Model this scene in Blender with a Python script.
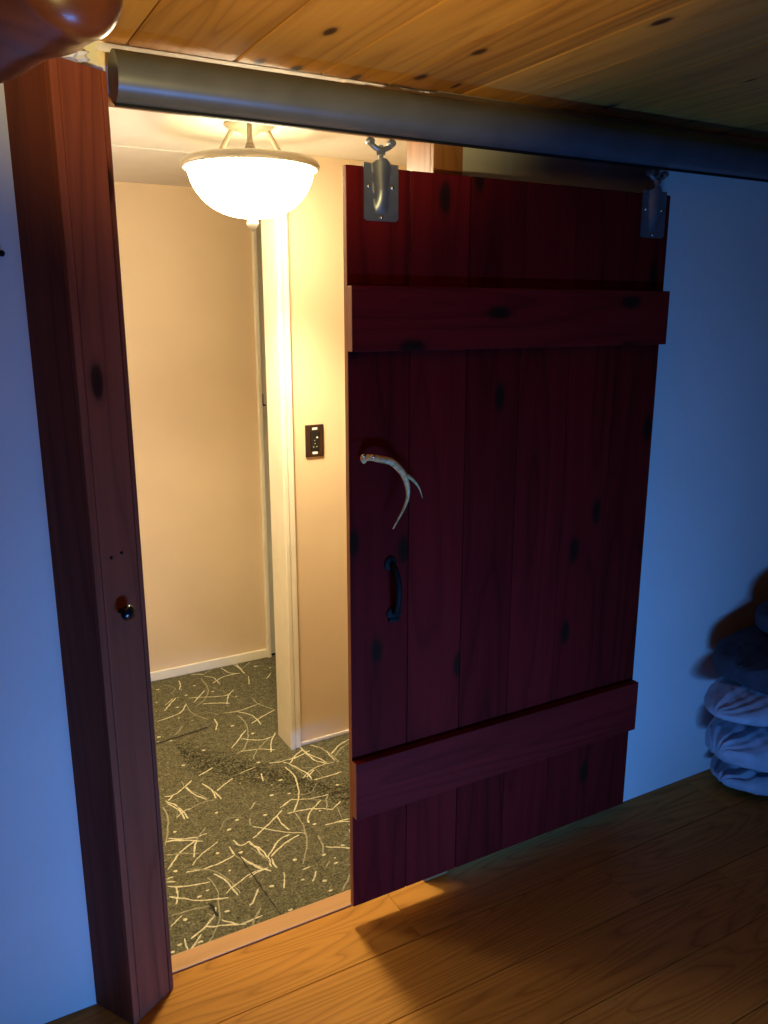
import bpy, bmesh, math, random
from mathutils import Vector, Matrix, noise

for o in list(bpy.data.objects):
    bpy.data.objects.remove(o, do_unlink=True)
scene = bpy.context.scene
COL = scene.collection
random.seed(7)

# ------------------------------------------------------------------ camera
cam = bpy.data.cameras.new('camera')
cam.sensor_fit = 'VERTICAL'
cam.sensor_height = 36.0
cam.lens = 813.4 / 1024 * 36.0
cam.clip_start = 0.02
cam_ob = bpy.data.objects.new('camera', cam)
COL.objects.link(cam_ob)
PITCH, YAW = math.radians(13.706), math.radians(28.948)
fw = Vector((math.sin(YAW) * math.cos(PITCH), math.cos(YAW) * math.cos(PITCH), -math.sin(PITCH)))
rt = Vector((math.cos(YAW), -math.sin(YAW), 0))
up = rt.cross(fw)
m = Matrix((rt, up, -fw)).transposed().to_4x4()
m.translation = (0, 0, 1.6)
cam_ob.matrix_world = m
scene.camera = cam_ob

# ------------------------------------------------------------------ view, world, room lights
vs = scene.view_settings
vs.view_transform = 'Standard'
vs.look = 'None'
vs.gamma = 1.0
vs.use_curve_mapping = False
vs.exposure = 0.0
LAMP = 4.8
BLUE = 15.0
world = bpy.data.worlds.new('world')
scene.world = world
world.use_nodes = True
world.node_tree.nodes['Background'].inputs[0].default_value = (0.02, 0.05, 0.16, 1)
world.node_tree.nodes['Background'].inputs[1].default_value = 0.05


def area_light(name, loc, target, sx, sy, energy, color, spread=180):
    l = bpy.data.lights.new(name, 'AREA')
    l.shape = 'RECTANGLE'
    l.size, l.size_y = sx, sy
    l.energy = energy
    l.color = color
    l.spread = math.radians(spread)
    o = bpy.data.objects.new(name, l)
    o.location = loc
    o.rotation_euler = (Vector(target) - Vector(loc)).to_track_quat('-Z', 'Y').to_euler()
    COL.objects.link(o)
    return o


area_light('low_blue_light', (0.95, 0.20, 0.045), (1.0, 1.74, 0.62), 0.7, 0.07, BLUE, (0.085, 0.34, 1.0), 130)  # strip near the floor for the room's blue light, source unseen
# warm lamp behind the photographer that throws its light up onto the pine ceiling
sl = bpy.data.lights.new('uplight', 'SPOT')
sl.energy = 350.0
sl.color = (1.0, 0.74, 0.26)
sl.spot_size = math.radians(37)
sl.spot_blend = 1.0
sl.shadow_soft_size = 0.08
so = bpy.data.objects.new('uplight', sl)
so.location = (0.1, -0.75, 1.1)
so.rotation_euler = (Vector((0.5, 0.95, 2.1)) - so.location).to_track_quat('-Z', 'Y').to_euler()
COL.objects.link(so)


# ------------------------------------------------------------------ helpers
def tag(o, label=None, cat=None, group=None, kind=None):
    if label: o['label'] = label
    if cat: o['category'] = cat
    if group: o['group'] = group
    if kind: o['kind'] = kind
    return o


def empty(name, loc, label, cat, group=None, rot=(0, 0, 0)):
    o = bpy.data.objects.new(name, None)
    o.empty_display_size = 0.05
    o.location = loc
    o.rotation_euler = rot
    COL.objects.link(o)
    return tag(o, label, cat, group)


def obj(name, bm, mats, parent=None, smooth=False, loc=(0, 0, 0), rot=(0, 0, 0), angle=None):
    me = bpy.data.meshes.new(name)
    bm.normal_update()
    bm.to_mesh(me)
    bm.free()
    for mt in (mats if isinstance(mats, (list, tuple)) else [mats]):
        me.materials.append(mt)
    if smooth:
        for p in me.polygons:
            p.use_smooth = True
        if angle:
            me.set_sharp_from_angle(angle=math.radians(angle))
    o = bpy.data.objects.new(name, me)
    o.location = loc
    o.rotation_euler = rot
    COL.objects.link(o)
    if parent:
        o.parent = parent
    return o


def box(bm, x0, x1, y0, y1, z0, z1, bevel=0.0, seg=2, mat=0, M=None):
    r = bmesh.ops.create_cube(bm, size=1.0)
    vs_ = r['verts']
    for v in vs_:
        v.co = Vector((x0 + (v.co.x + .5) * (x1 - x0), y0 + (v.co.y + .5) * (y1 - y0), z0 + (v.co.z + .5) * (z1 - z0)))
        if M: v.co = M @ v.co
    fs = set(f for v in vs_ for f in v.link_faces)
    for f in fs: f.material_index = mat
    if bevel > 0:
        es = list(set(e for v in vs_ for e in v.link_edges))
        rr = bmesh.ops.bevel(bm, geom=es, offset=bevel, segments=seg, affect='EDGES', profile=0.5)
        for f in rr['faces']: f.material_index = mat
    return bm


def B(*a, **k):
    return box(bmesh.new(), *a, **k)


def lathe(bm, prof, n=48, M=None, mat=0, cap=False):
    rings = []
    for r_, z in prof:
        ring = []
        if r_ < 1e-6:
            v = bm.verts.new((0, 0, z)); ring = [v] * n
        else:
            for i in range(n):
                a = 2 * math.pi * i / n
                ring.append(bm.verts.new((r_ * math.cos(a), r_ * math.sin(a), z)))
        rings.append(ring)
    new = set(v for rg in rings for v in rg)
    for a, b in zip(rings[:-1], rings[1:]):
        for i in range(n):
            j = (i + 1) % n
            vs_ = []
            for v in (a[i], a[j], b[j], b[i]):
                if v not in vs_: vs_.append(v)
            if len(vs_) >= 3:
                try:
                    bm.faces.new(vs_).material_index = mat
                except ValueError:
                    pass
    if cap:
        for rg in (rings[0], rings[-1]):
            if len(set(rg)) > 2:
                bm.faces.new(rg).material_index = mat
    if M:
        for v in new: v.co = M @ v.co
    bmesh.ops.recalc_face_normals(bm, faces=list(bm.faces))
    return bm


def catmull(P, n=8):
    P = [Vector(p) for p in P]
    Q = [P[0] * 2 - P[1]] + P + [P[-1] * 2 - P[-2]]
    out = []
    for i in range(1, len(Q) - 2):
        for k in range(n):
            t = k / n
            a, b, c, d = Q[i - 1], Q[i], Q[i + 1], Q[i + 2]
            out.append(0.5 * ((2 * b) + (c - a) * t + (2 * a - 5 * b + 4 * c - d) * t * t + (3 * b - a - 3 * c + d) * t ** 3))
    out.append(P[-1])
    return out


def tube(bm, pts, rads, n=16, mat=0, cap=True):
    pts = [Vector(p) for p in pts]
    if not isinstance(rads, (list, tuple)): rads = [rads] * len(pts)
    rings = []
    t0 = (pts[1] - pts[0]).normalized()
    u = t0.orthogonal().normalized()
    for i, p in enumerate(pts):
        t = (pts[min(i + 1, len(pts) - 1)] - pts[max(i - 1, 0)]).normalized()
        u = (u - t * u.dot(t)).normalized()
        w = t.cross(u)
        rings.append([bm.verts.new(p + (u * math.cos(2 * math.pi * k / n) + w * math.sin(2 * math.pi * k / n)) * rads[i]) for k in range(n)])
    for a, b in zip(rings[:-1], rings[1:]):
        for k in range(n):
            bm.faces.new((a[k], a[(k + 1) % n], b[(k + 1) % n], b[k])).material_index = mat
    if cap:
        bm.faces.new(rings[0][::-1]).material_index = mat
        bm.faces.new(rings[-1]).material_index = mat
    bmesh.ops.recalc_face_normals(bm, faces=list(bm.faces))
    return bm


def along(a, b):
    """matrix that takes +Z at the origin to the segment a -> b"""
    a, b = Vector(a), Vector(b)
    return Matrix.Translation(a) @ (b - a).to_track_quat('Z', 'Y').to_matrix().to_4x4()


# ------------------------------------------------------------------ materials
def new_mat(name):
    mt = bpy.data.materials.new(name)
    mt.use_nodes = True
    nt = mt.node_tree
    return mt, nt, nt.nodes['Principled BSDF']


def N(nt, typ, **k):
    n = nt.nodes.new(typ)
    for a, b in k.items():
        if a.startswith('i_'):
            key = a[2:]
            key = int(key) if key.isdigit() else key.replace('_', ' ')
            n.inputs[key].default_value = b
        else:
            setattr(n, a, b)
    return n


def ramp(nt, stops):
    r = nt.nodes.new('ShaderNodeValToRGB')
    el = r.color_ramp.elements
    while len(el) > 1: el.remove(el[-1])
    el[0].position = stops[0][0]
    el[0].color = tuple(stops[0][1]) + (1,)
    for p, c in stops[1:]:
        e = el.new(p); e.color = tuple(c) + (1,)
    return r


def mapping(nt, scale, coord='Object'):
    tc = N(nt, 'ShaderNodeTexCoord')
    mp = N(nt, 'ShaderNodeMapping')
    mp.inputs['Scale'].default_value = scale
    nt.links.new(tc.outputs[coord], mp.inputs[0])
    return mp


def mixc(nt, fac, a, b, mode='MIX'):
    mx = N(nt, 'ShaderNodeMix', data_type='RGBA', blend_type=mode)
    for sock, val in ((mx.inputs[0], fac), (mx.inputs[6], a), (mx.inputs[7], b)):
        if hasattr(val, 'is_linked') or hasattr(val, 'links'):
            nt.links.new(val, sock)
        elif isinstance(val, (int, float)):
            sock.default_value = val
        else:
            sock.default_value = tuple(val) + (1,)
    return mx.outputs[2]


def math_n(nt, op, a, b=None):
    n = N(nt, 'ShaderNodeMath', operation=op)
    for i, v in enumerate((a, b)):
        if v is None: continue
        if isinstance(v, (int, float)): n.inputs[i].default_value = v
        else: nt.links.new(v, n.inputs[i])
    return n.outputs[0]


def plain(name, c, rough=0.6, metal=0.0, var=0.08, scale=12.0, bump=0.0, bscale=60.0, spec=0.5, coat=0.0):
    mt, nt, b = new_mat(name)
    mp = mapping(nt, (1, 1, 1))
    nz = N(nt, 'ShaderNodeTexNoise', i_Scale=scale, i_Detail=5.0)
    nt.links.new(mp.outputs[0], nz.inputs['Vector'])
    r = ramp(nt, [(0.3, [x * (1 - var) for x in c]), (0.7, [min(1, x * (1 + var)) for x in c])])
    nt.links.new(nz.outputs[0], r.inputs[0])
    nt.links.new(r.outputs[0], b.inputs['Base Color'])
    b.inputs['Roughness'].default_value = rough
    b.inputs['Metallic'].default_value = metal
    b.inputs['Specular IOR Level'].default_value = spec
    b.inputs['Coat Weight'].default_value = coat
    if bump:
        n2 = N(nt, 'ShaderNodeTexNoise', i_Scale=bscale, i_Detail=4.0)
        nt.links.new(mp.outputs[0], n2.inputs['Vector'])
        bp = N(nt, 'ShaderNodeBump', i_Strength=bump, i_Distance=0.004)
        nt.links.new(n2.outputs[0], bp.inputs['Height'])
        nt.links.new(bp.outputs[0], b.inputs['Normal'])
    return mt


def wood(name, dark, light, axis='Z', rough=0.5, contrast=1.0, rings=9.0, cross=7.0, knots=0.55, knot_c=(0.02, 0.008, 0.005), coat=0.0, spec=0.5, lng=0.7, tint=0.25, wide_skip=1, kscale=1.0):
    """stained timber: cathedral grain from contour lines of stretched noise, fine pores, knots;
    a per-board random number (attribute 'board') shifts pattern and tone"""
    mt, nt, b = new_mat(name)
    sc = [cross, cross, cross]
    ai = 'XYZ'.index(axis)
    sc[ai] = lng
    at = N(nt, 'ShaderNodeAttribute', attribute_name='board')
    w = math_n(nt, 'MULTIPLY', at.outputs['Fac'], 37.0)
    mp = mapping(nt, sc)
    n1 = N(nt, 'ShaderNodeTexNoise', noise_dimensions='4D', i_Scale=1.0, i_Detail=1.5, i_Roughness=0.45)
    nt.links.new(mp.outputs[0], n1.inputs['Vector']); nt.links.new(w, n1.inputs['W'])
    k = math_n(nt, 'FRACT', math_n(nt, 'MULTIPLY', n1.outputs[0], rings))
    r1 = ramp(nt, [(0.0, (0.25,) * 3), (0.12, (0.55,) * 3), (0.6, (0.85,) * 3), (0.9, (0.6,) * 3), (1.0, (0.25,) * 3)])
    nt.links.new(k, r1.inputs[0])
    s2 = [90.0, 90.0, 90.0]; s2[ai] = 3.0
    mp2 = mapping(nt, s2)
    n2 = N(nt, 'ShaderNodeTexNoise', noise_dimensions='4D', i_Scale=1.0, i_Detail=5.0, i_Roughness=0.6)
    nt.links.new(mp2.outputs[0], n2.inputs['Vector']); nt.links.new(w, n2.inputs['W'])
    s3 = [5.0, 5.0, 5.0]; s3[ai] = 0.9
    mp3 = mapping(nt, s3)
    n3 = N(nt, 'ShaderNodeTexNoise', noise_dimensions='4D', i_Scale=1.0, i_Detail=2.0)
    nt.links.new(mp3.outputs[0], n3.inputs['Vector']); nt.links.new(w, n3.inputs['W'])
    f = math_n(nt, 'MULTIPLY', r1.outputs[0], 0.45 * contrast)
    f = math_n(nt, 'ADD', f, math_n(nt, 'MULTIPLY', n2.outputs[0], 0.45))
    f = math_n(nt, 'ADD', f, math_n(nt, 'MULTIPLY', n3.outputs[0], 0.45))
    f = math_n(nt, 'SUBTRACT', f, 0.12)
    f = math_n(nt, 'ADD', f, math_n(nt, 'MULTIPLY', math_n(nt, 'SUBTRACT', math_n(nt, 'FRACT', math_n(nt, 'MULTIPLY', at.outputs['Fac'], 7.31)), 0.5), tint))
    r2 = ramp(nt, [(0.15, dark), (0.85, light)])
    nt.links.new(f, r2.inputs[0])
    col = r2.outputs[0]
    if knots > 0:
        s4 = [6.0 * kscale] * 3; s4[ai] = 2.6 * kscale
        mp4 = mapping(nt, s4)
        vo = N(nt, 'ShaderNodeTexVoronoi', voronoi_dimensions='2D', i_Scale=1.0, i_Randomness=1.0)
        sp4 = N(nt, 'ShaderNodeSeparateXYZ'); nt.links.new(mp4.outputs[0], sp4.inputs[0])
        cb4 = N(nt, 'ShaderNodeCombineXYZ')
        across = [k_ for k_ in range(3) if k_ != ai and not (axis == 'X' and k_ == wide_skip)][0]
        nt.links.new(math_n(nt, 'ADD', sp4.outputs[ai], w), cb4.inputs[0])
        nt.links.new(math_n(nt, 'ADD', sp4.outputs[across], w), cb4.inputs[1])
        nt.links.new(cb4.outputs[0], vo.inputs['Vector'])
        wob = math_n(nt, 'MULTIPLY', math_n(nt, 'SUBTRACT', n2.outputs[0], 0.5), 0.06)
        d = math_n(nt, 'ADD', vo.outputs['Distance'], wob)
        rk = ramp(nt, [(0.0, (1, 1, 1)), (0.07, (0.9,) * 3), (0.105, (0.25,) * 3), (0.16, (0, 0, 0))])
        nt.links.new(d, rk.inputs[0])
        sx = N(nt, 'ShaderNodeSeparateColor'); nt.links.new(vo.outputs['Color'], sx.inputs[0])
        sel = math_n(nt, 'LESS_THAN', sx.outputs[0], knots)
        col = mixc(nt, math_n(nt, 'MULTIPLY', rk.outputs[0], sel), col, knot_c)
    nt.links.new(col, b.inputs['Base Color'])
    b.inputs['Roughness'].default_value = rough
    b.inputs['Specular IOR Level'].default_value = spec
    b.inputs['Coat Weight'].default_value = coat
    b.inputs['Coat Roughness'].default_value = 0.2
    bp = N(nt, 'ShaderNodeBump', i_Strength=0.25, i_Distance=0.002)
    nt.links.new(f, bp.inputs['Height'])
    nt.links.new(bp.outputs[0], b.inputs['Normal'])
    return mt


def boards(bm, value=None):
    """write the per-board random number on the verts of every connected piece"""
    lay = bm.verts.layers.float.get('board') or bm.verts.layers.float.new('board')
    seen = set()
    for v0 in bm.verts:
        if v0 in seen: continue
        st, r_ = [v0], (random.random() if value is None else value)
        seen.add(v0)
        while st:
            v = st.pop(); v[lay] = r_
            for e in v.link_edges:
                u = e.other_vert(v)
                if u not in seen: seen.add(u); st.append(u)
    return bm


DOORW = wood('door_wood', (0.045, 0.0035, 0.0035), (0.165, 0.010, 0.009), 'Z', rough=0.6, cross=6, knots=0.5, spec=0.03)
DOORX = wood('door_wood_across', (0.045, 0.004, 0.004), (0.175, 0.012, 0.011), 'X', rough=0.55, cross=8, knots=0.6, spec=0.05)
DOORLIT = wood('door_lit_edge', (0.22, 0.06, 0.02), (0.40, 0.13, 0.05), 'Z', rough=0.6, knots=0)  # lit look of the door edge and batten ends put into the colour
POSTW = wood('post_wood', (0.11, 0.026, 0.013), (0.32, 0.085, 0.043), 'Z', spec=0.15, rough=0.55, cross=6, knots=0.35)
CEILW = wood('pine_ceiling', (0.27, 0.10, 0.016), (0.60, 0.28, 0.048), 'Y', spec=0.15, rough=0.55, cross=9, knots=0.5, kscale=1.45, knot_c=(0.05, 0.018, 0.006), tint=0.45)
FLOORW = wood('oak_floor', (0.20, 0.070, 0.010), (0.56, 0.25, 0.045), 'X', rough=0.48, contrast=1.3, rings=24, cross=8, lng=0.8, knots=0, spec=0.08, tint=0.15)
THRESHW = wood('threshold_wood', (0.42, 0.20, 0.07), (0.60, 0.32, 0.12), 'X', rough=0.4, contrast=0.5, knots=0)
TRIMW = wood('orange_trim', (0.20, 0.075, 0.02), (0.42, 0.18, 0.06), 'Z', rough=0.45, knots=0.2)
LOGW = wood('varnished_log', (0.03, 0.010, 0.006), (0.10, 0.030, 0.016), 'X', rough=0.3, coat=0.6, knots=0.3)
WALLW = plain('white_wall', (0.72, 0.73, 0.74), 0.75, var=0.04, scale=3, bump=0.12, bscale=90)
HALLW = plain('peach_wall', (0.72, 0.54, 0.33), 0.6, var=0.05, scale=2.5, bump=0.1, bscale=70)
HALLC = plain('hall_ceiling_paint', (0.80, 0.74, 0.64), 0.7, var=0.03)
CREAM = plain('cream_trim', (0.82, 0.74, 0.56), 0.4, var=0.05, bump=0.05)
PLAST = plain('rough_plaster', (0.75, 0.68, 0.58), 0.9, var=0.15, scale=40, bump=0.5)
STEEL = plain('grey_steel', (0.25, 0.29, 0.35), 0.36, 0.7, var=0.12, scale=30, bump=0.05)
PIPEM = plain('painted_pipe', (0.11, 0.12, 0.145), 0.36, 0.4, var=0.1, scale=14)
BOLTM = plain('bright_bolt', (0.75, 0.75, 0.76), 0.25, 1.0)
IRON = plain('black_iron', (0.008, 0.008, 0.008), 0.6, 0.0, spec=0.12)
BLACKP = plain('black_plastic', (0.008, 0.008, 0.009), 0.2)
ARMM = plain('tan_metal', (0.26, 0.20, 0.12), 0.5, 0.2)
NICKEL = plain('brushed_nickel', (0.46, 0.40, 0.30), 0.4, 0.5)
PLATE = plain('brown_plate', (0.03, 0.010, 0.006), 0.35)
WHITEP = plain('white_metal', (0.85, 0.84, 0.80), 0.3)
CLOTHB = plain('blue_grey_cloth', (0.36, 0.42, 0.52), 0.9, var=0.15, scale=25, bump=0.45, bscale=70)
CLOTHD = plain('dark_cloth', (0.035, 0.04, 0.06), 0.9, var=0.2, scale=25, bump=0.45, bscale=70)
CLOTHW = plain('pale_cloth', (0.66, 0.64, 0.68), 0.85, var=0.08, scale=25)
FOAM = plain('pale_scrap', (0.70, 0.70, 0.78), 0.5, var=0.1, scale=60)

mt, nt, b = new_mat('antler')
mp = mapping(nt, (1, 1, 1))
nz = N(nt, 'ShaderNodeTexNoise', i_Scale=90.0, i_Detail=4.0)
nt.links.new(mp.outputs[0], nz.inputs['Vector'])
r = ramp(nt, [(0.3, (0.45, 0.27, 0.09)), (0.6, (0.85, 0.58, 0.24))])
nt.links.new(nz.outputs[0], r.inputs[0]); nt.links.new(r.outputs[0], b.inputs['Base Color'])
b.inputs['Roughness'].default_value = 0.4
ANTLER = mt

mt, nt, b = new_mat('lit_glass')
b.inputs['Base Color'].default_value = (0.9, 0.87, 0.8, 1)
b.inputs['Emission Color'].default_value = (1.0, 0.87, 0.58, 1)
b.inputs['Emission Strength'].default_value = 7.5 * LAMP
BOWLM = mt
OPAL = plain('opal_glass_inside', (0.7, 0.66, 0.58), 0.4, var=0.02)
mt, nt, b = new_mat('lit_bulb')
b.inputs['Emission Color'].default_value = (1.0, 0.87, 0.58, 1)
b.inputs['Emission Strength'].default_value = 2.0 * LAMP
BULBM = mt

# carpet: olive grey flecked pile, a worn dark trail, tile seams
mt, nt, b = new_mat('olive_carpet')
mp = mapping(nt, (1, 1, 1))
nz = N(nt, 'ShaderNodeTexNoise', i_Scale=140.0, i_Detail=4.0, i_Roughness=0.7)
n3 = N(nt, 'ShaderNodeTexNoise', i_Scale=45.0, i_Detail=3.0, i_Roughness=0.6)
n4 = N(nt, 'ShaderNodeTexNoise', i_Scale=5.0, i_Detail=3.0)
for q in (nz, n3, n4): nt.links.new(mp.outputs[0], q.inputs['Vector'])
fz = math_n(nt, 'ADD', math_n(nt, 'MULTIPLY', nz.outputs[0], 0.7), math_n(nt, 'MULTIPLY', n3.outputs[0], 0.3))
r = ramp(nt, [(0.36, (0.03, 0.027, 0.015)), (0.50, (0.115, 0.105, 0.058)), (0.66, (0.24, 0.215, 0.13))])
nt.links.new(fz, r.inputs[0])
sep = N(nt, 'ShaderNodeSeparateXYZ'); nt.links.new(mp.outputs[0], sep.inputs[0])
lin = math_n(nt, 'ADD', sep.outputs['Y'], math_n(nt, 'MULTIPLY', sep.outputs['X'], 1.22))
trail = math_n(nt, 'ABSOLUTE', math_n(nt, 'SUBTRACT', math_n(nt, 'ADD', lin, math_n(nt, 'MULTIPLY', n4.outputs[0], 0.12)), 3.62))
rt2 = ramp(nt, [(0.0, (1, 1, 1)), (0.05, (0.8,) * 3), (0.16, (0, 0, 0))]); nt.links.new(trail, rt2.inputs[0])
ends = math_n(nt, 'MULTIPLY', math_n(nt, 'GREATER_THAN', sep.outputs['X'], 0.66), math_n(nt, 'LESS_THAN', sep.outputs['X'], 1.15))
flk = ramp(nt, [(0.46, (1, 1, 1)), (0.56, (0, 0, 0))]); nt.links.new(fz, flk.inputs[0])
dk = math_n(nt, 'MULTIPLY', math_n(nt, 'MULTIPLY', rt2.outputs[0], ends), flk.outputs[0])
col = mixc(nt, math_n(nt, 'MULTIPLY', dk, 0.85), r.outputs[0], (0.012, 0.009, 0.003))
nt.links.new(col, b.inputs['Base Color'])
b.inputs['Roughness'].default_value = 0.95
b.inputs['Specular IOR Level'].default_value = 0.1
bp = N(nt, 'ShaderNodeBump', i_Strength=0.5, i_Distance=0.003)
nt.links.new(fz, bp.inputs['Height']); nt.links.new(bp.outputs[0], b.inputs['Normal'])
CARPET = mt
YARN = plain('cream_yarn', (0.60, 0.54, 0.34), 0.9, var=0.35, scale=160)
YARN2 = plain('olive_yarn', (0.28, 0.25, 0.15), 0.9, var=0.4, scale=160)
SEAM = plain('dark_seam', (0.012, 0.010, 0.006), 0.9)
ARCS = "0.71,3.184 0.756,3.231|0.694,3.137 0.735,3.189 0.768,3.228|0.824,3.39 0.817,3.341 0.801,3.299|0.918,3.37 0.913,3.247 0.869,3.153 0.817,3.111|1.031,3.43 1.05,3.356 1.089,3.33|0.938,3.381 0.969,3.342 0.973,3.265|0.889,3.43 0.944,3.4|0.947,3.409 0.993,3.433|0.948,3.29 1.008,3.331 1.078,3.336|1.088,3.456 1.105,3.389 1.107,3.32|1.107,3.446 1.11,3.363|1.106,3.365 1.178,3.43|0.816,3.201 0.877,3.177 0.948,3.148 0.984,3.157|0.851,3.119 0.908,3.098 0.953,3.067|1.009,3.183 0.968,3.136 0.939,3.066|0.791,3.167 0.789,3.066 0.83,2.973|0.79,3.149 0.741,3.084 0.645,3.058|0.821,3.15 0.895,3.237|0.855,2.968 0.85,2.918 0.832,2.878|1.052,3.06 1.058,3 1.098,2.925|0.899,3 0.95,2.986 1.008,2.994 1.071,3.012|0.956,2.983 0.998,2.923 1.005,2.832|0.974,2.858 1.034,2.894 1.097,2.922|0.949,2.951 0.952,2.862 0.924,2.762 0.884,2.69 0.84,2.662|0.895,2.762 0.954,2.721 1.014,2.72|0.864,2.674 0.93,2.657 0.982,2.621|1.03,2.743 0.987,2.68 0.964,2.616|0.987,2.711 0.922,2.654 0.883,2.598|0.842,2.714 0.937,2.82|1.174,3.217 1.213,3.261|1.112,3.284 1.087,3.202|0.68,2.914 0.725,2.971|0.538,2.516 0.564,2.511 0.595,2.528 0.648,2.57|0.543,2.489 0.563,2.507|0.675,2.586 0.708,2.6 0.737,2.616|0.615,2.583 0.615,2.537 0.64,2.484 0.664,2.431|0.617,2.541 0.63,2.484 0.659,2.43|0.673,2.535 0.69,2.481 0.689,2.422|0.696,2.467 0.703,2.41|0.583,2.397 0.621,2.418 0.656,2.422 0.684,2.415|0.54,2.376 0.573,2.403 0.598,2.407|0.534,2.49 0.557,2.449 0.571,2.395 0.574,2.357|0.535,2.475 0.559,2.42 0.565,2.358|0.517,2.461 0.519,2.405 0.503,2.336 0.473,2.253|0.704,2.463 0.746,2.495 0.778,2.513|0.483,2.272 0.524,2.258 0.557,2.231|0.49,2.284 0.517,2.266 0.571,2.248 0.604,2.25|0.609,2.281 0.571,2.24 0.545,2.191|0.563,2.236 0.518,2.206|0.799,2.338 0.766,2.304|0.805,2.53 0.875,2.545|0.751,2.263 0.739,2.222|0.926,2.544 0.97,2.534 1.033,2.536 1.094,2.554|0.991,2.503 1.024,2.541 1.07,2.574|0.978,2.526 1.002,2.475 1.021,2.415 1.02,2.368|0.981,2.519 1.001,2.459 1.014,2.369|1.071,2.597 1.076,2.541 1.096,2.495 1.114,2.445|1.07,2.561 1.081,2.486 1.107,2.443|1.111,2.593 1.141,2.54 1.146,2.445|1.13,2.57 1.151,2.499 1.155,2.428|0.994,2.393 1.044,2.429 1.094,2.44 1.139,2.437|1.011,2.394 1.053,2.424|1.154,2.492 1.204,2.535 1.264,2.557|1.154,2.468 1.204,2.511 1.254,2.531|0.968,2.493 0.975,2.425 0.956,2.342 0.929,2.279 0.889,2.227|0.912,2.289 0.957,2.269 1.006,2.261 1.033,2.26|0.868,2.225 0.923,2.217 0.977,2.197 1.007,2.172|1.031,2.261 1.005,2.218 0.989,2.172|0.997,2.241 0.944,2.205 0.916,2.167 0.907,2.145|0.949,2.109 0.994,2.102 1.028,2.087|0.996,2.105 1.035,2.101|1.019,2.079 1.022,2.066|1.026,2.365 1.076,2.363 1.133,2.364|1.008,2.174 1.051,2.202|0.877,2.495 0.866,2.443|0.765,2.305 0.801,2.341|0.916,2.296 0.859,2.266|0.723,2.155 0.771,2.187 0.833,2.231 0.859,2.253|0.833,2.231 0.83,2.188 0.84,2.14|0.892,2.216 0.888,2.147 0.874,2.087|0.743,2.215 0.778,2.179 0.824,2.136 0.878,2.102|0.478,2.272 0.529,2.252 0.582,2.217|0.554,2.23 0.499,2.193 0.452,2.137|0.463,2.206 0.507,2.191 0.553,2.164|0.566,2.232 0.549,2.197 0.535,2.155|0.519,2.122 0.555,2.155 0.621,2.193|0.495,2.1 0.539,2.09 0.583,2.09 0.646,2.104|0.51,2.108 0.539,2.09 0.564,2.071 0.584,2.038 0.599,1.985 0.605,1.936|0.563,2.054 0.584,2.013 0.595,1.932|0.644,2.152 0.646,2.104|0.57,1.956 0.602,1.976 0.654,2 0.704,2.005|0.645,2.101 0.671,2.048 0.703,2.012|0.659,2.089 0.682,2.028 0.703,2.001|0.664,2.177 0.677,2.142 0.71,2.148|0.708,2.149 0.716,2.096 0.721,2.051|0.544,2.05 0.552,1.993 0.54,1.93 0.513,1.851 0.46,1.787|0.431,2.064 0.489,2.035 0.545,2.025|0.453,2.055 0.448,2.017 0.433,1.979|0.425,2.02 0.46,1.99 0.501,1.961 0.57,1.936|0.407,1.943 0.45,1.941 0.512,1.929|0.397,1.903 0.436,1.93|0.481,1.856 0.523,1.839 0.565,1.821 0.629,1.823|0.526,1.861 0.552,1.829 0.579,1.814|0.637,1.853 0.614,1.831 0.599,1.815 0.59,1.79|0.528,1.917 0.514,1.887 0.478,1.858 0.433,1.833|0.419,1.843 0.415,1.8|0.463,1.836 0.416,1.791|0.501,1.903 0.515,1.877|0.439,2.097 0.457,2.098|0.434,2.085 0.456,2.074|0.653,1.927 0.626,1.888 0.61,1.878|0.881,2.102 0.857,2.042 0.81,1.967|0.832,2.121 0.787,2.105 0.732,2.048|0.857,2.103 0.797,2.083 0.74,2.044|0.705,2.138 0.725,2.091 0.73,2.042 0.723,2.001|0.701,2.113 0.718,2.06 0.726,2.021|0.737,2.038 0.735,1.987|0.674,2.051 0.689,2.02 0.716,1.983|0.651,1.987 0.681,1.998 0.714,2.002|0.908,2.07 0.902,2.024 0.885,1.983|1.005,2.05 1.004,2.029|0.904,2.007 0.945,1.981 0.967,1.965|0.834,1.917 0.805,1.883|0.887,1.94 0.864,1.922|0.825,1.944 0.8,1.944|0.747,1.959 0.723,1.895|0.657,1.928 0.622,1.884|0.914,1.859 0.863,1.803"
SPECKS = "0.87,3.306 0.812,3.233 0.749,3.14 0.901,2.878 0.654,2.88 0.621,2.931 0.743,2.749 1.177,3.367 0.923,3.211 0.719,3.345 0.95,2.78 1.231,3.319 0.648,2.682 0.664,2.343 0.672,2.235 0.517,2.307 0.743,2.75 0.711,2.272 0.894,2.568 0.861,2.349 0.801,2.252 0.923,2.13 0.922,2.421 1.085,2.296 1.099,2.661 0.469,2.12 0.499,1.98 0.439,1.91 0.549,1.886 0.666,2.109 0.603,2.139 0.379,1.812 0.402,1.827 0.452,1.811 0.797,1.997 0.884,1.975 0.954,1.989 0.898,1.923 0.694,1.921 0.704,1.806 0.834,1.823 0.837,1.869"

# ------------------------------------------------------------------ room shell
YW = 1.739          # room face of the doorway wall
ZC = 2.1            # ceiling
def struct(name, bm, mats, **k):
    return tag(obj(name, bm, mats, **k), kind='structure')

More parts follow.
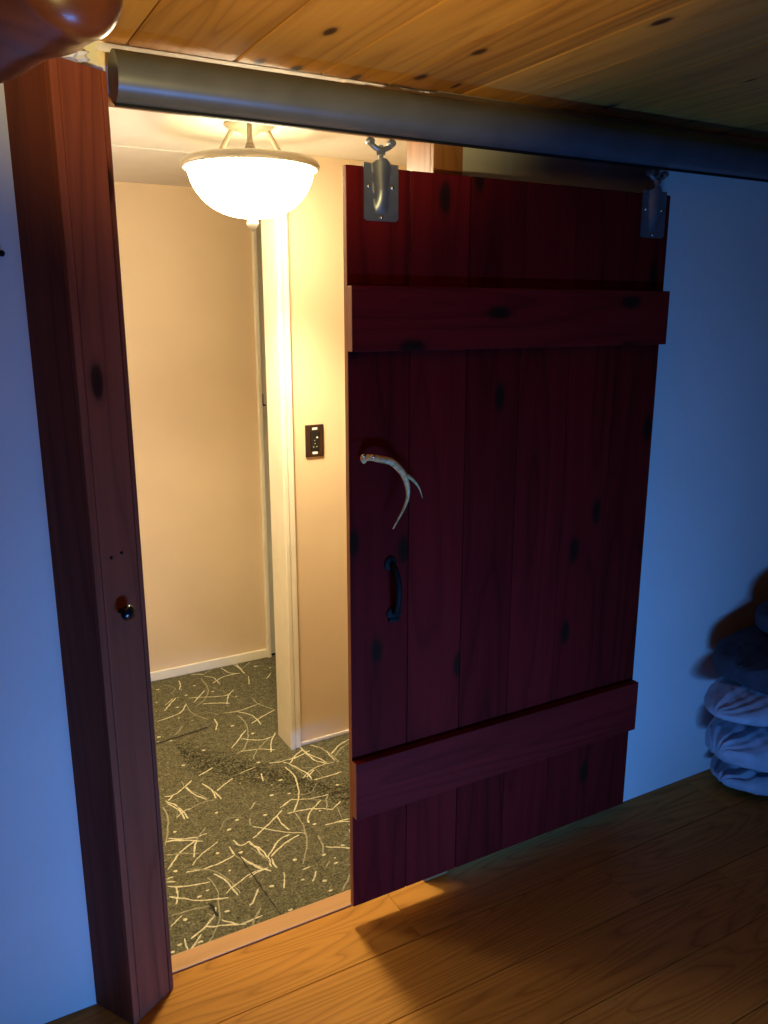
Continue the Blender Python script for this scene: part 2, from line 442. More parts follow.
bm = bmesh.new()    # laminate planks running along the wall
y = YW; row = 0
while y > -2.4:
    x = -2.0 - [0.55, 0.05, 0.8, 0.3][row % 4] * 1.2 + 0.03
    while x < 3.2:
        x0, x1 = max(x, -2.0), min(x + 1.2, 3.2)
        if x1 > x0 + 0.01:
            box(bm, x0 + 0.0006, x1 - 0.0006, y - 0.192, y - 0.0008, -0.012, 0.0, bevel=0.0008, seg=1)
        x += 1.2
    y -= 0.193; row += 1
boards(bm)
box(bm, -2.0, 3.2, -2.4, YW, -0.06, -0.0125)
struct('floor', bm, FLOORW)

bm = bmesh.new()    # pine planks running away from the camera
xs = [-1.95, -1.76, -1.57, -1.37, -1.18, -0.98, -0.79, -0.6, -0.4, -0.2, -0.005, 0.19, 0.405, 0.62, 0.812, 0.975, 1.115, 1.172, 1.31, 1.47, 1.66, 1.86, 2.05, 2.25, 2.44, 2.63, 2.83, 3.02, 3.2]
for a, c in zip(xs[:-1], xs[1:]):
    box(bm, a + 0.0015, c - 0.0015, -2.4, 1.752, ZC, ZC + 0.018, bevel=0.003, seg=1)
boards(bm)
for v in bm.verts:            # one narrow strip set darker
    if 1.115 < v.co.x < 1.172: v[bm.verts.layers.float['board']] = 0.1375
box(bm, -1.95, 3.2, -2.4, 1.752, ZC + 0.019, ZC + 0.05)
struct('ceiling', bm, CEILW)

struct('wall_left', B(-2.0, 0.345, YW, YW + 0.11, 0, ZC), WALLW)
struct('wall_right', B(1.106, 3.2, YW, YW + 0.11, 0, ZC), WALLW)
bm = bmesh.new()    # header over the doorway, its top edge ragged plaster short of the ceiling
n = 60
for i in range(n):
    a, c = 0.345 + 0.761 * i / n, 0.345 + 0.761 * (i + 1) / n
    top = 2.084 + 0.006 * noise.noise((a * 22, 0, 0)) - (0.004 if i < 26 else 0) + max(0, (i - 26) / 34) * 0.012
    box(bm, a, c, YW, YW + 0.036, 2.008, min(top, 2.0985))
struct('wall_header', bm, PLAST)
PANEL = wood('unseen_dark_panelling', (0.02, 0.008, 0.004), (0.06, 0.025, 0.012), 'Z', rough=0.6)  # unseen walls given a dark finish to cut bounced light
struct('wall_rear', B(-2.0, 3.2, -2.5, -2.4, 0, ZC), PANEL)
struct('wall_side_left', B(-2.1, -2.0, -2.5, YW + 0.11, 0, ZC), PANEL)
struct('wall_side_right', B(3.2, 3.3, -2.5, YW + 0.11, 0, ZC), PANEL)

# doorway lining and casing
bm = B(1.086, 1.106, YW, YW + 0.11, 0, 2.008, bevel=0.001)
box(bm, 0.345, 1.086, YW + 0.0, YW + 0.036, 1.992, 2.0075, bevel=0.001)
box(bm, 1.086, 1.168, YW - 0.015, YW, 0, 2.0, bevel=0.002)
boards(bm)
struct('trim_doorway', bm, TRIMW)
bm = B(0.34, 1.086, YW + 0.004, YW + 0.061, -0.012, 0.002, bevel=0.0015)
boards(bm)
struct('trim_threshold', bm, THRESHW)

# hall beyond
struct('wall_hall_back', B(-0.9, 1.285, 3.45, 3.55, 0, ZC), HALLW)
struct('wall_hall_back_right', B(2.06, 2.8, 3.45, 3.55, 0, ZC), HALLW)
struct('wall_hall_front', B(1.05, 2.8, 2.61, 2.72, 0, ZC), HALLW)
struct('wall_hall_left', B(-1.0, -0.9, 1.85, 3.55, 0, ZC), HALLW)
struct('wall_hall_right', B(2.8, 2.9, 1.85, 3.55, 0, ZC), HALLW)
struct('wall_hall_near_left', B(-0.9, 0.345, YW + 0.1105, YW + 0.118, 0, ZC), HALLW)
struct('wall_hall_near_right', B(1.106, 2.8, YW + 0.1105, YW + 0.118, 0, ZC), HALLW)
bm = B(-1.0, 2.9, 1.756, 2.74, ZC, ZC + 0.03)
box(bm, -1.0, 2.9, 2.744, 3.55, ZC - 0.002, ZC + 0.03)
struct('ceiling_hall', bm, HALLC)
bm = B(-0.9, 1.262, 3.436, 3.449, 0, 0.045, bevel=0.004)
struct('baseboard_hall', bm, CREAM)
# end trim of the near partition: jamb face plus narrow casing with a bead line
bm = B(1.034, 1.0495, 2.598, 2.725, 0, ZC - 0.001, bevel=0.002)
box(bm, 1.034, 1.052, 2.588, 2.6, 0, ZC - 0.001, bevel=0.003)
box(bm, 1.0535, 1.076, 2.592, 2.609, 0, ZC - 0.001, bevel=0.003)
struct('trim_hall_corner', bm, CREAM)
bm = B(1.076, 2.8, 2.600, 2.6095, 0, 0.014, bevel=0.003)
struct('baseboard_hall_front', bm, PLAST)
# door in the back wall, only its edge in view
bm = B(1.262, 1.282, 3.428, 3.449, 0, 2.06, bevel=0.004)
box(bm, 1.262, 2.08, 3.428, 3.449, 2.04, 2.09, bevel=0.004)
box(bm, 2.04, 2.08, 3.428, 3.449, 0, 2.04, bevel=0.004)
struct('trim_hall_door', bm, CREAM)
DOORP = plain('door_paint', (0.62, 0.58, 0.44), 0.45, var=0.05)
d1 = struct('door_1', B(1.288, 2.035, 3.452, 3.492, 0.008, 2.035, bevel=0.002), DOORP)
bm = bmesh.new()
box(bm, 1.283, 1.291, 3.443, 3.4505, 1.205, 1.25, bevel=0.001)
box(bm, 1.288, 1.300, 3.440, 3.4505, 1.200, 1.206, bevel=0.001)
box(bm, 1.278, 1.290, 3.440, 3.4505, 1.247, 1.254, bevel=0.001)
tag(obj('latch', bm, IRON, d1), 'small dark latch hook on pale door')

# fitted carpet with its woven arcs, flecks and seams
bm = B(-0.9, 2.8, YW + 0.062, 3.45, -0.02, 0.0)
def ribbon(pts, wd, z, mi):
    P = catmull([(p[0], p[1], 0) for p in pts], 7)
    prev = None
    for i, p in enumerate(P):
        t = (P[min(i + 1, len(P) - 1)] - P[max(i - 1, 0)]).normalized()
        nrm = Vector((-t.y, t.x, 0))
        w_ = wd * (0.75 + 0.5 * noise.noise((p.x * 70, p.y * 70, 3))) * (0.55 if i in (0, len(P) - 1) else 1)
        j = noise.noise((p.x * 45, p.y * 45, 9)) * 0.0035
        a, c = bm.verts.new(p + nrm * (w_ + j) + Vector((0, 0, z))), bm.verts.new(p - nrm * (w_ - j) + Vector((0, 0, z)))
        if prev:
            f = bm.faces.new((prev[0], a, c, prev[1])); f.material_index = mi
        prev = (a, c)
def fleck(x, y, r_, mi=1):
    vsx = []
    for k in range(7):
        a = 2 * math.pi * k / 7
        q = r_ * random.uniform(0.7, 1.25)
        vsx.append(bm.verts.new((x + q * 1.5 * math.cos(a), y + q * math.sin(a), 0.0011)))
    bm.faces.new(vsx).material_index = mi
z = 0.0008
for i, s in enumerate(ARCS.split('|')):
    pts = [tuple(map(float, q.split(','))) for q in s.split()]
    L = sum(math.dist(a, c) for a, c in zip(pts[:-1], pts[1:]))
    z += 0.000004
    ribbon(pts, 0.0034 if i % 5 else 0.0026, z, 1 if i % 4 != 3 else 2)
for s in SPECKS.split():
    x, y = map(float, s.split(','))
    fleck(x, y, 0.005)
for i in range(170):          # the same weave carried on through the parts of the hall out of view
    x, y = random.uniform(-0.85, 2.75), random.uniform(1.82, 3.42)
    vis = 0.3 < x < 1.3
    a, L, cv = random.uniform(0, 6.28), random.uniform(0.08, 0.25), random.uniform(-0.05, 0.05)
    if vis and i % 3:
        continue
    d = Vector((math.cos(a), math.sin(a))) * L / 2
    nn = Vector((-d.y, d.x)).normalized() * cv
    pts = [(x - d.x, y - d.y), (x + nn.x, y + nn.y), (x + d.x, y + d.y)]
    if all(-0.88 < p[0] < 2.78 and 1.815 < p[1] < 3.43 for p in pts):
        z += 0.000003
        ribbon(pts, 0.0016 if vis else 0.003, z, 2 if vis or i % 3 else 1)
for i in range(260):
    fleck(random.uniform(-0.85, 2.75), random.uniform(1.83, 3.4), random.uniform(0.002, 0.004), random.choice((1, 2, 2)))
ribbon([(0.656, 2.107), (0.664, 1.96), (0.672, 1.818)], 0.0022, 0.0018, 3)
ribbon([(0.45, 2.87), (0.603, 2.885), (0.72, 2.90), (0.82, 2.915)], 0.004, 0.0018, 3)
ribbon([(0.514, 1.94), (0.520, 1.91), (0.518, 1.878)], 0.005, 0.0018, 3)
bmesh.ops.recalc_face_normals(bm, faces=[f for f in bm.faces if f.material_index == 0])
for f in bm.faces:
    if f.material_index and f.normal.z < 0: f.normal_flip()
struct('floor_hall', bm, [CARPET, YARN, YARN2, SEAM])

# ------------------------------------------------------------------ square post at the left of the doorway
ANG = math.atan2(0.061, 0.102)
post = empty('wooden_post', (0.243, 1.630, 0), 'square reddish-brown wooden post left of the lit doorway, floor to ceiling', 'post', rot=(0, 0, ANG))
bm = bmesh.new()
PD, PW = 0.135, 0.1265
box(bm, 0.0, PW, 0.012, PD, 0.001, 2.035, bevel=0.002)
box(bm, 0.0, 0.0175, 0.0, 0.0122, 0.001, 2.035, bevel=0.0022)
box(bm, 0.019, PW - 0.0135, 0.0005, 0.0122, 0.001, 2.035, bevel=0.0022)
box(bm, PW - 0.012, PW, 0.0, 0.0122, 0.001, 2.035, bevel=0.0022)
boards(bm)
obj('post_body', bm, POSTW, post)
kb = bmesh.new()
lathe(kb, [(0.0, 0.0), (0.006, 0.0), (0.006, 0.012), (0.013, 0.014), (0.0165, 0.019), (0.0165, 0.025), (0.013, 0.030), (0.0, 0.0315)], 28, M=along((0.058, 0.0005, 1.0), (0.058, -1, 1.0)))
tag(obj('knob', kb, BLACKP, post, smooth=True, angle=50), 'round black knob')
for zz, xx in ((1.118, 0.045), (1.122, 0.072)):
    hb = bmesh.new()
    lathe(hb, [(0.0, 0.0), (0.003, 0.0), (0.003, 0.002), (0.0, 0.003)], 12, M=along((xx, 0.0004, zz), (xx, -1, zz)))
    obj('nail_head', hb, IRON, post, smooth=True)

bm = bmesh.new()
bmesh.ops.create_icosphere(bm, subdivisions=4, radius=1.0)
for v in bm.verts:
    p = v.co.copy()
    k = 1 + 0.5 * noise.noise(p * 2.3) + 0.2 * noise.noise(p * 6)
    v.co = Vector((p.x * 0.036 * k, p.y * 0.028 * k, max(-0.008, p.z * 0.017 * k + 0.006 * p.x)))
sc = obj('crumpled_scrap', bm, FOAM, None, smooth=True, loc=(0.277, 1.665, 2.043), rot=(0, 0, ANG))
tag(sc, 'pale crumpled scrap lying on top of the wooden post', 'scrap')

LOGA, LOGB, LOGC, LOGD = (-0.1212, 1.733, 1.9221), (0.0287, 1.45, 1.9529), (0.1335, 1.25, 1.9786), (0.1925, 1.12, 1.9842)
LOGR = 0.072
# glossy log beam in the upper left corner
bm = bmesh.new()
ax = catmull([LOGA, LOGB, LOGC, LOGD], 10)
rad = []
for i, p in enumerate(ax):
    rad.append(LOGR * (1 + 0.05 * noise.noise((i * 0.25, 1, 2))))
ends = [0.985, 0.93, 0.82, 0.62, 0.33]
d = (ax[-1] - ax[-2]).normalized()
tip = ax[-1].copy()
for k, e in enumerate(ends):
    ax.append(tip + d * LOGR * (0.16, 0.34, 0.52, 0.7, 0.82)[k] * 0.8); rad.append(LOGR * e)
tube(bm, ax, rad, 32)
boards(bm, 0.37)
lg = obj('log_beam', bm, LOGW, None, smooth=True)
tag(lg, 'glossy reddish-brown rounded log beam end in the top left corner', 'beam')

# ------------------------------------------------------------------ pipe track over the doorway
PY, PZ, PR = 1.652, 2.017, 0.045
tr = empty('door_track', (0.3535, PY, PZ), 'grey round pipe track running under the ceiling above the plank door', 'door track')
bm = bmesh.new()
x1 = 2.75
prof = [(PR, 0.004), (PR, x1)]
lathe(bm, [(PR * 0.2, 0.006), (PR, 0.0), (PR, 0.8), (PR, 1.6), (PR, x1)], 40, M=along((0, 0, 0), (1, 0, 0)), cap=True)
obj('pipe', bm, PIPEM, tr, smooth=True, angle=40)
bm = B(0.0, x1, -0.006, 0.006, -PR - 0.004, -PR + 0.004, bevel=0.001)
tag(obj('slot_lip', bm, IRON, tr), 'dark slot along the underside of the pipe')
for xx in (0.10, 1.25, 2.4):
    bm = B(xx - 0.02, xx + 0.02, PR - 0.006, YW - PY - 0.0005, -0.012, 0.012, bevel=0.002)
    box(bm, xx - 0.022, xx + 0.022, YW - PY - 0.006, YW - PY - 0.0005, -0.022, 0.022, bevel=0.002)
    obj('bracket', bm, PIPEM, tr)

# ------------------------------------------------------------------ sliding plank door
DX0, DX1, DF, DB = 0.827, 1.805, 1.665, 1.683
DZ0, DZ1 = 0.062, 1.909
door = empty('barn_door', (DX0, DF, DZ0), 'dark red-brown vertical plank sliding door with two cross battens', 'sliding door')
def dl(x, y, z): return (x - DX0, y - DF, z - DZ0)
NW = 6
wd = (DX1 - DX0) / NW
for i in range(NW):
    a, c = i * wd, (i + 1) * wd
    bm = B(a + 0.0009, c - 0.0009, 0.0, DB - DF, 0.0, DZ1 - DZ0, bevel=0.0022)
    boards(bm)
    o = obj('plank', bm, [DOORW, DOORLIT], door)
    if i == 0:
        for p in o.data.polygons:
            if p.normal.x < -0.9: p.material_index = 1
def batten(z0, z1, T=0.024):
    bm = B(0.0, DX1 - DX0, -T, -0.0003, z0 - DZ0, z1 - DZ0, bevel=0.0025)
    boards(bm)
    o = obj('batten', bm, [DOORX, DOORLIT], door)
    for p in o.data.polygons:
        if abs(p.normal.x) > 0.9: p.material_index = 1
    return o
batten(1.517, 1.660)
lo = batten(0.337, 0.497)

def hanger(xc):
    zt = 1.916
    bm = bmesh.new()            # plate with rounded corners, its middle pressed out into a tapering rib
    W_, H_ = 0.043, 0.118
    nx, nz_ = 33, 41
    grid = []
    for j in range(nz_):
        rowv = []
        for i in range(nx):
            u = -1 + 2 * i / (nx - 1); vv = j / (nz_ - 1)
            x = u * W_
            z = -vv * H_
            cr = 0.008
            ax_ = abs(x)
            if vv * H_ > H_ - cr:
                dz_ = vv * H_ - (H_ - cr)
                lim = W_ - cr + math.sqrt(max(0, cr * cr - dz_ * dz_))
                x = u * lim
            rw = 0.023 * (1 - 0.35 * vv)
            amp = 0.013 * max(0.0, 1 - max(0, (vv - 0.45) / 0.42) ** 1.6) if vv < 0.87 else 0
            y = -0.004 - amp * max(0, math.cos(min(1, abs(x) / rw) * math.pi / 2)) ** 0.8
            if vv < 0.04 : z += 0.010 * max(0, math.cos(min(1, abs(x) / 0.022) * math.pi / 2))
            rowv.append(bm.verts.new((x, y, z)))
        grid.append(rowv)
    for j in range(nz_ - 1):
        for i in range(nx - 1):
            bm.faces.new((grid[j][i], grid[j + 1][i], grid[j + 1][i + 1], grid[j][i + 1]))
    ret = bmesh.ops.extrude_face_region(bm, geom=list(bm.faces))
    for v in [g for g in ret['geom'] if isinstance(g, bmesh.types.BMVert)]:
        v.co.y = -0.0004
    bmesh.ops.recalc_face_normals(bm, faces=list(bm.faces))
    pl = obj('hanger_plate', bm, STEEL, door, smooth=True, angle=40, loc=dl(xc, DF, zt))
    for sx_, sz_ in ((-0.032, -0.047), (0.027, -0.047), (0.0, -0.110)):
        sb = bmesh.new()
        lathe(sb, [(0.0, 0.0), (0.0046, 0.0), (0.0042, 0.0018), (0.0022, 0.0032), (0.0, 0.0036)], 16, M=along((sx_, -0.0042, sz_), (sx_, -1, sz_)))
        obj('screw', sb, BOLTM, pl, smooth=True)
    bm = bmesh.new()            # threaded stem with nut
    lathe(bm, [(0.0, -0.01), (0.0055, -0.01)] + [(0.0055 - (0.0008 if k % 2 else 0), -0.01 + 0.004 * k) for k in range(1, 11)] + [(0.0, 0.031)], 18)
    lathe(bm, [(0.0, 0.010), (0.0105, 0.010), (0.0105, 0.018), (0.0, 0.018)], 6)
    obj('stem', bm, STEEL, door, smooth=True, angle=30, loc=dl(xc - 0.004, DF - 0.010, zt + 0.006))
    bm = bmesh.new()            # trolley yoke: two arms with rollers that grip the pipe lip
    P = catmull([(-0.026, 0, 0.019), (-0.025, 0, 0.008), (-0.009, 0, -0.002), (0.009, 0, -0.002), (0.025, 0, 0.007), (0.027, 0, 0.019)], 6)
    tube(bm, P, 0.0058, 12)
    for sx_ in (-0.026, 0.026):
        lathe(bm, [(0.0, -0.009), (0.0065, -0.009), (0.0082, -0.004), (0.0082, 0.004), (0.0065, 0.009), (0.0, 0.009)], 20, M=Matrix.Translation((sx_, 0, 0.011)) @ Matrix.Rotation(math.pi / 2, 4, 'X'))
    obj('trolley', bm, STEEL, door, smooth=True, angle=40, loc=dl(xc - 0.004, DF - 0.010, zt + 0.0305))
hanger(0.912)
hanger(1.742)

# antler handle, a forked tine screwed on at its base
ANT_W = [(0.8593, 1.654, 1.2711), (0.8677, 1.64, 1.2772), (0.8864, 1.626, 1.2742), (0.919, 1.618, 1.2632), (0.9479, 1.612, 1.226), (0.9555, 1.615, 1.1717), (0.9215, 1.622, 1.1035), (0.9512, 1.613, 1.2327), (0.9758, 1.622, 1.2167), (1.0, 1.634, 1.1926), (1.0189, 1.648, 1.1631)]   # points along the antler, base first, then its side tine
ANT = [dl(*p) for p in ANT_W]
ant = bmesh.new()
main = catmull([ANT[0], ANT[1], ANT[2], ANT[3], ANT[4], ANT[5], ANT[6]], 8)
nm = len(main)
rr = []
for i in range(nm):
    t = i / (nm - 1)
    q = 0.0062 + 0.0022 * math.sin(math.pi * min(1, t / 0.9)) if t > 0.07 else 0.0105 - 0.05 * t
    q *= 1 - 0.75 * max(0, (t - 0.6) / 0.4) ** 1.3
    rr.append(q * (1 + 0.06 * noise.noise((t * 30, 0, 0))))
tube(ant, main, rr, 14)
tine = catmull([ANT[7], ANT[8], ANT[9], ANT[10]], 8)
tube(ant, tine, [0.0052 * (1 - 0.85 * i / (len(tine) - 1)) for i in range(len(tine))], 12)
ah = obj('antler_handle', ant, ANTLER, door, smooth=True)
tag(ah, 'curved pale antler handle')
for px, pz in ((0.8475, 1.2845), (0.872, 1.281)):
    sb = bmesh.new()
    lathe(sb, [(0.0, 0.0), (0.0055, 0.0), (0.005, 0.002), (0.0, 0.0035)], 16, M=along(dl(px, DF - 0.038, pz), dl(px, DF - 1, pz)))
    obj('screw', sb, BOLTM, ah, smooth=True)

# black iron pull below it
bm = bmesh.new()
hx = 0.944
def hz(z): return dl(hx, DF, z)
for zc_, rw, rh in ((1.004, 0.017, 0.019), (0.874, 0.021, 0.018)):
    lathe(bm, [(0.0, 0.0), (1.0, 0.0), (0.95, 0.004), (0.6, 0.006), (0.0, 0.0065)], 24,
          M=Matrix.Translation(dl(hx - 0.006 if zc_ > 0.95 else hx + 0.004, DF - 0.0003, zc_)) @ Matrix.Diagonal((rw, 1, rh, 1)) @ Matrix.Rotation(math.pi / 2, 4, 'X'))
P = catmull([dl(hx - 0.004, DF - 0.005, 1.004), dl(hx - 0.001, DF - 0.022, 0.985), dl(hx + 0.001, DF - 0.031, 0.94), dl(hx + 0.002, DF - 0.022, 0.893), dl(hx + 0.003, DF - 0.005, 0.876)], 8)
tube(bm, P, [0.0068 + 0.002 * math.sin(math.pi * i / (len(P) - 1)) for i in range(len(P))], 14)
box(bm, *sorted((hx - 0.012 - DX0, hx + 0.018 - DX0)), -0.008, -0.0004, 0.852 - DZ0, 0.862 - DZ0, bevel=0.002)
tag(obj('iron_pull', bm, IRON, door, smooth=True, angle=50), 'black iron pull handle')

# ------------------------------------------------------------------ ceiling lamp in the hall
LX, LY = 0.838, 2.27
lamp = empty('ceiling_lamp', (LX, LY, ZC), 'lit white glass bowl lamp hanging from the hall ceiling', 'ceiling lamp')
bm = bmesh.new()
lathe(bm, [(0.0, 0.0), (0.068, 0.0), (0.070, -0.004), (0.064, -0.010), (0.046, -0.014), (0.030, -0.018), (0.022, -0.026), (0.0, -0.028)], 40)
obj('canopy', bm, ARMM, lamp, smooth=True, angle=40, loc=(0, 0, -0.0003))
RZ, RR = -0.104, 0.189
for k in range(3):
    a = math.radians(-110.3 + 120 * k)
    c_, s_ = math.cos(a), math.sin(a)
    top = Vector((0.056 * c_, 0.056 * s_, -0.010)); bot = Vector((0.118 * c_, 0.118 * s_, RZ + 0.004))
    bm = bmesh.new()
    L = (bot - top).length
    lathe(bm, [(0.0, 0.0), (0.007, 0.0), (0.0075, L * 0.5), (0.009, L * 0.62), (0.012, L * 0.70), (0.009, L * 0.76), (0.015, L * 0.80), (0.015, L * 0.84), (0.010, L * 0.87), (0.014, L * 0.92), (0.012, L * 0.97), (0.008, L), (0.0, L)], 20, M=along(top, bot))
    arm = obj('arm', bm, ARMM, lamp, smooth=True, angle=35)
bm = bmesh.new()
lathe(bm, [(RR - 0.016, RZ - 0.010), (RR - 0.006, RZ - 0.013), (RR - 0.001, RZ - 0.009), (RR, RZ - 0.002), (RR - 0.004, RZ + 0.006), (RR - 0.012, RZ + 0.011), (RR - 0.03, RZ + 0.013), (RR - 0.036, RZ + 0.007), (RR - 0.016, RZ - 0.010)], 64)
for k in range(3):              # spokes that tie the rim to the arms
    a = math.radians(-110.3 + 120 * k)
    tube(bm, [(0.01 * math.cos(a), 0.01 * math.sin(a), RZ + 0.003), ((RR - 0.025) * math.cos(a), (RR - 0.025) * math.sin(a), RZ + 0.004)], 0.0045, 10)
obj('rim', bm, NICKEL, lamp, smooth=True, angle=40)
bm = bmesh.new()
prof = []
D = 0.131
for k in range(25):
    t = k / 24 * math.pi / 2
    prof.append(((RR - 0.017) * math.cos(t) ** 0.82, RZ - 0.007 - D * math.sin(t) ** 1.12))
prof[-1] = (0.0, RZ - 0.007 - D)
lathe(bm, prof, 64)
lathe(bm, [(r_ * 0.985, z_ + 0.003) for r_, z_ in prof], 64, mat=1)     # opal inside of the glass
obj('bowl', bm, [BOWLM, OPAL], lamp, smooth=True)
bm = bmesh.new()
zb = RZ - 0.007 - D
lathe(bm, [(0.0, 0.002), (0.011, 0.001), (0.013, -0.003), (0.017, -0.014), (0.017, -0.017), (0.010, -0.026), (0.004, -0.034), (0.0, -0.036)], 28)
obj('finial', bm, NICKEL, lamp, smooth=True, angle=40, loc=(0, 0, zb))
for k in range(3):
    a = math.radians(-110.3 + 60 + 120 * k)
    bm = bmesh.new()
    lathe(bm, [(0.0, -0.03), (0.012, -0.03), (0.013, -0.012), (0.021, 0.005), (0.026, 0.022), (0.021, 0.042), (0.0, 0.05)], 20)
    obj('bulb', bm, BULBM, lamp, smooth=True, loc=(0.095 * math.cos(a), 0.095 * math.sin(a), RZ - 0.055))
pl_ = bpy.data.lights.new('bulb_glow', 'POINT')
pl_.energy = 0.35 * LAMP
pl_.color = (1.0, 0.87, 0.58)
pl_.shadow_soft_size = 0.06
po = bpy.data.objects.new('bulb_glow', pl_)
po.location = (LX, LY, ZC + RZ + 0.012 - 0.02)
COL.objects.link(po)
dn = bpy.data.lights.new('bowl_downlight', 'SPOT')          # light through the bottom of the glass bowl
dn.energy = 14.0 * LAMP
dn.color = (1.0, 0.87, 0.58)
dn.spot_size = math.radians(135)
dn.spot_blend = 0.8
dn.shadow_soft_size = 0.07
do = bpy.data.objects.new('bowl_downlight', dn)
do.location = (LX, LY, ZC + RZ - 0.007 - D - 0.05)
COL.objects.link(do)
hl = bpy.data.lights.new('hall_fill_light', 'POINT')      # unseen fill light, added on the left to brighten the back wall
hl.energy = 4.0 * LAMP
hl.color = (1.0, 0.87, 0.58)
hl.shadow_soft_size = 0.15
ho = bpy.data.objects.new('hall_fill_light', hl)
ho.location = (-0.25, 2.65, 1.85)
COL.objects.link(ho)

# ------------------------------------------------------------------ dark control plate on the hall wall
sw = empty('wall_switch', (1.162, 2.6095, 1.165), 'dark brown switch plate on the peach wall of the hall', 'wall switch')
bm = B(-0.035, 0.035, -0.006, 0.0, -0.057, 0.057, bevel=0.002)
obj('plate', bm, PLATE, sw)
bm = B(-0.017, 0.017, -0.009, -0.0058, -0.034, 0.034, bevel=0.0015)
obj('rocker', bm, BLACKP, sw)
for zc_ in (0.043, -0.043):
    bm = B(-0.010, 0.010, -0.0075, -0.0058, zc_ - 0.004, zc_ + 0.004, bevel=0.001)
    tag(obj('mounting_tab', bm, WHITEP, sw), 'small white metal tab')
for xx, zz, rr_ in ((0.008, 0.012, 0.0035), (-0.002, 0.002, 0.002), (-0.001, -0.009, 0.002), (-0.006, -0.021, 0.0018), (0.006, -0.021, 0.0018)):
    bm = bmesh.new()
    lathe(bm, [(0.0, 0.0), (rr_, 0.0), (rr_ * 0.8, 0.0012), (0.0, 0.0016)], 14, M=along((xx, -0.0088, zz), (xx, -1, zz)))
    obj('screw', bm, WHITEP if rr_ > 0.003 else NICKEL, sw, smooth=True)

bm = bmesh.new()
lathe(bm, [(0.0, 0.0), (0.003, 0.0), (0.003, 0.008), (0.006, 0.0085), (0.006, 0.011), (0.0, 0.012)], 14, M=along((0.144, YW - 0.0002, 1.709), (0.144, 0, 1.709)))
tag(obj('nail', bm, IRON, None, smooth=True), 'small dark nail in the blue-lit wall left of the post', 'nail')

# ------------------------------------------------------------------ bedding piled against the right wall
def pillow(name, loc, sx_, sy_, sz_, mat, label, cat, rot=(0, 0, 0), seed=0, wr=0.012, pinch=0.55, flat=0.0, group=None, pw=2.4, pl=4.0):
    bm = bmesh.new()
    nx, ny = 96, 56
    top, bot = [], []
    for j in range(ny + 1):
        rt_, rb_ = [], []
        for i in range(nx + 1):
            u, v = -1 + 2 * i / nx, -1 + 2 * j / ny
            e = (max(0, 1 - abs(u) ** pw) ** pinch) * (max(0, 1 - abs(v) ** pw) ** pinch)
            x, y_ = u * sx_, v * sy_ * max(0.02, 1 - abs(u) ** pl) ** 0.5
            nzv = noise.noise((x * 9 + seed, y_ * 14, seed * 1.7)) + 0.6 * noise.noise((x * 26 + seed, y_ * 10, seed))
            crease = -abs(noise.noise((x * 11 + seed * 3, y_ * 5, 4.2))) * 1.2 + 0.3
            h_ = sz_ * e * (1 + 0.12 * noise.noise((x * 4, y_ * 4, seed)))
            wz = wr * (nzv * 0.6 + crease + 0.55 * abs(u) ** 2.5 * noise.noise((v * 5 + seed, u * 1.5, seed))) * min(1, e * 2.2)
            rt_.append((x, y_, max(h_ + wz, 0.0)))
            rb_.append((x, y_, -max(0.0, h_ * (1 - flat) + wz * 0.4)))
        top.append(rt_); bot.append(rb_)
    tv = [[bm.verts.new(p) for p in rw] for rw in top]
    bv = [[tv[j][i] if (i in (0, nx) or j in (0, ny)) else bm.verts.new(bot[j][i]) for i in range(nx + 1)] for j in range(ny + 1)]
    for j in range(ny):
        for i in range(nx):
            bm.faces.new((tv[j][i], tv[j][i + 1], tv[j + 1][i + 1], tv[j + 1][i]))
            f = [bv[j + 1][i], bv[j + 1][i + 1], bv[j][i + 1], bv[j][i]]
            if len(set(f) - {tv[j][i], tv[j][i+1], tv[j+1][i+1], tv[j+1][i]}):
                bm.faces.new(f)
    o = obj(name, bm, mat, None, smooth=True, loc=loc, rot=rot)
    return tag(o, label, cat, group)
R_ = math.radians
pillow('blanket', (2.63, 1.555, 0.064), 0.44, 0.165, 0.056, CLOTHB, 'crumpled grey-blue blanket on the floor at the bottom of the bedding pile', 'blanket', seed=3, wr=0.045, pinch=0.45, rot=(0, 0, R_(-8)), pl=3)
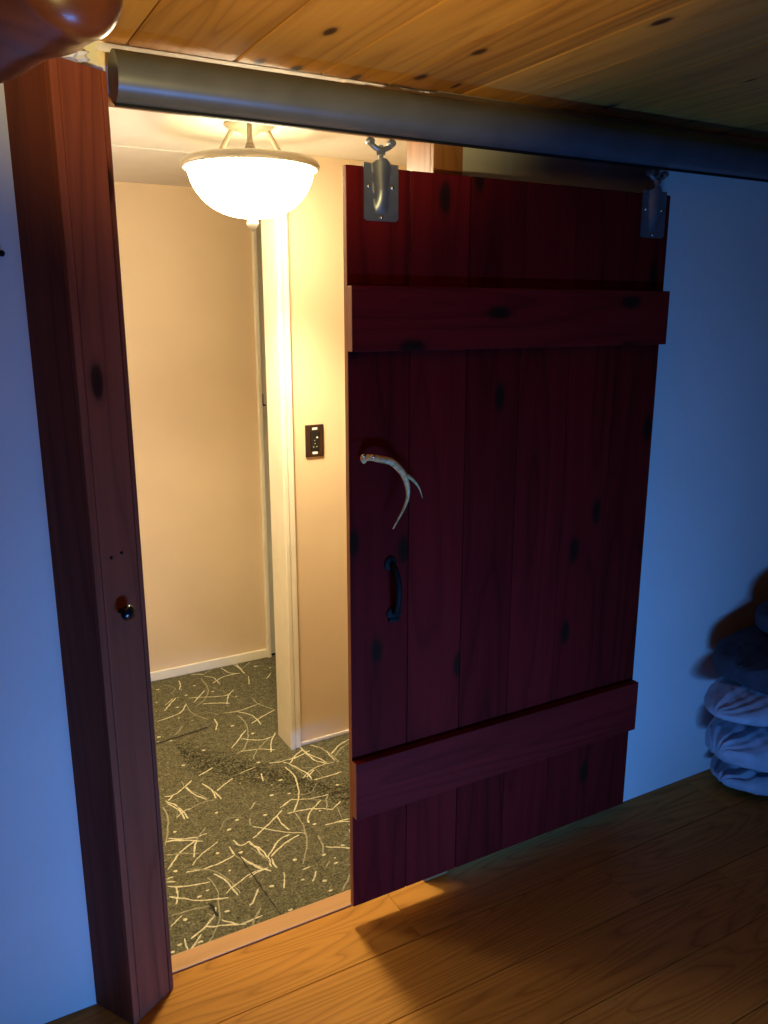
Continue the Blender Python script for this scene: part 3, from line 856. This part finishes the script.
pillow('pillow', (2.545, 1.560, 0.205), 0.43, 0.165, 0.080, CLOTHB, 'lower grey-blue pillow with a wrinkled rounded end, resting on the crumpled blanket', 'pillow', seed=8, wr=0.032, pinch=0.36, rot=(R_(4), R_(1), R_(-2)), pw=3.0, pl=3.0)
pillow('pillow', (2.475, 1.555, 0.370), 0.43, 0.16, 0.074, CLOTHB, 'upper grey-blue pillow with a pointed corner, right below the dark cushion', 'pillow', seed=21, wr=0.024, pinch=0.55, rot=(R_(3), R_(1), R_(1)), pl=2.2)
pillow('cushion', (2.515, 1.560, 0.493), 0.38, 0.16, 0.068, CLOTHD, 'dark navy cushion lying on the upper grey-blue pillow', 'cushion', seed=33, wr=0.012, pinch=0.3, rot=(R_(2), R_(-1), 0), pw=3.5, pl=6)
pillow('cushion', (2.575, 1.560, 0.612), 0.28, 0.13, 0.052, CLOTHD, 'rounded dark cushion topmost on the bedding pile', 'cushion', seed=45, wr=0.006, pinch=0.3, pw=3.0, pl=4)
pillow('folded_cloth', (2.35, 1.378, 0.285), 0.14, 0.045, 0.03, CLOTHW, 'pale folded cloth tucked between the two grey-blue pillows', 'cloth', seed=52, wr=0.006, pinch=0.3, rot=(R_(65), 0, R_(-2)), pl=9)

# soft things take the shape of what they lie on: press each underside onto the top of the one below
from mathutils.bvhtree import BVHTree
STACK = [bpy.data.objects[n_] for n_ in ('blanket', 'pillow', 'pillow.001', 'cushion', 'cushion.001')]
for lo_, hi_ in zip(STACK[:-1], STACK[1:]):
    ml, mh = lo_.matrix_basis, hi_.matrix_basis
    tree = BVHTree.FromPolygons([ml @ v.co for v in lo_.data.vertices], [tuple(p.vertices) for p in lo_.data.polygons])
    inv = mh.inverted()
    for v in hi_.data.vertices:
        p = mh @ v.co
        top = None
        for dx, dy in ((0, 0), (0.01, 0), (-0.01, 0), (0, 0.01), (0, -0.01)):
            hit = tree.ray_cast(Vector((p.x + dx, p.y + dy, 3.0)), Vector((0, 0, -1)))[0]
            if hit and (top is None or hit.z > top): top = hit.z
        if top is not None and p.z < top + 0.004:
            p.z = top + 0.004 + 0.03 * max(0, v.co.z)
            v.co = inv @ p
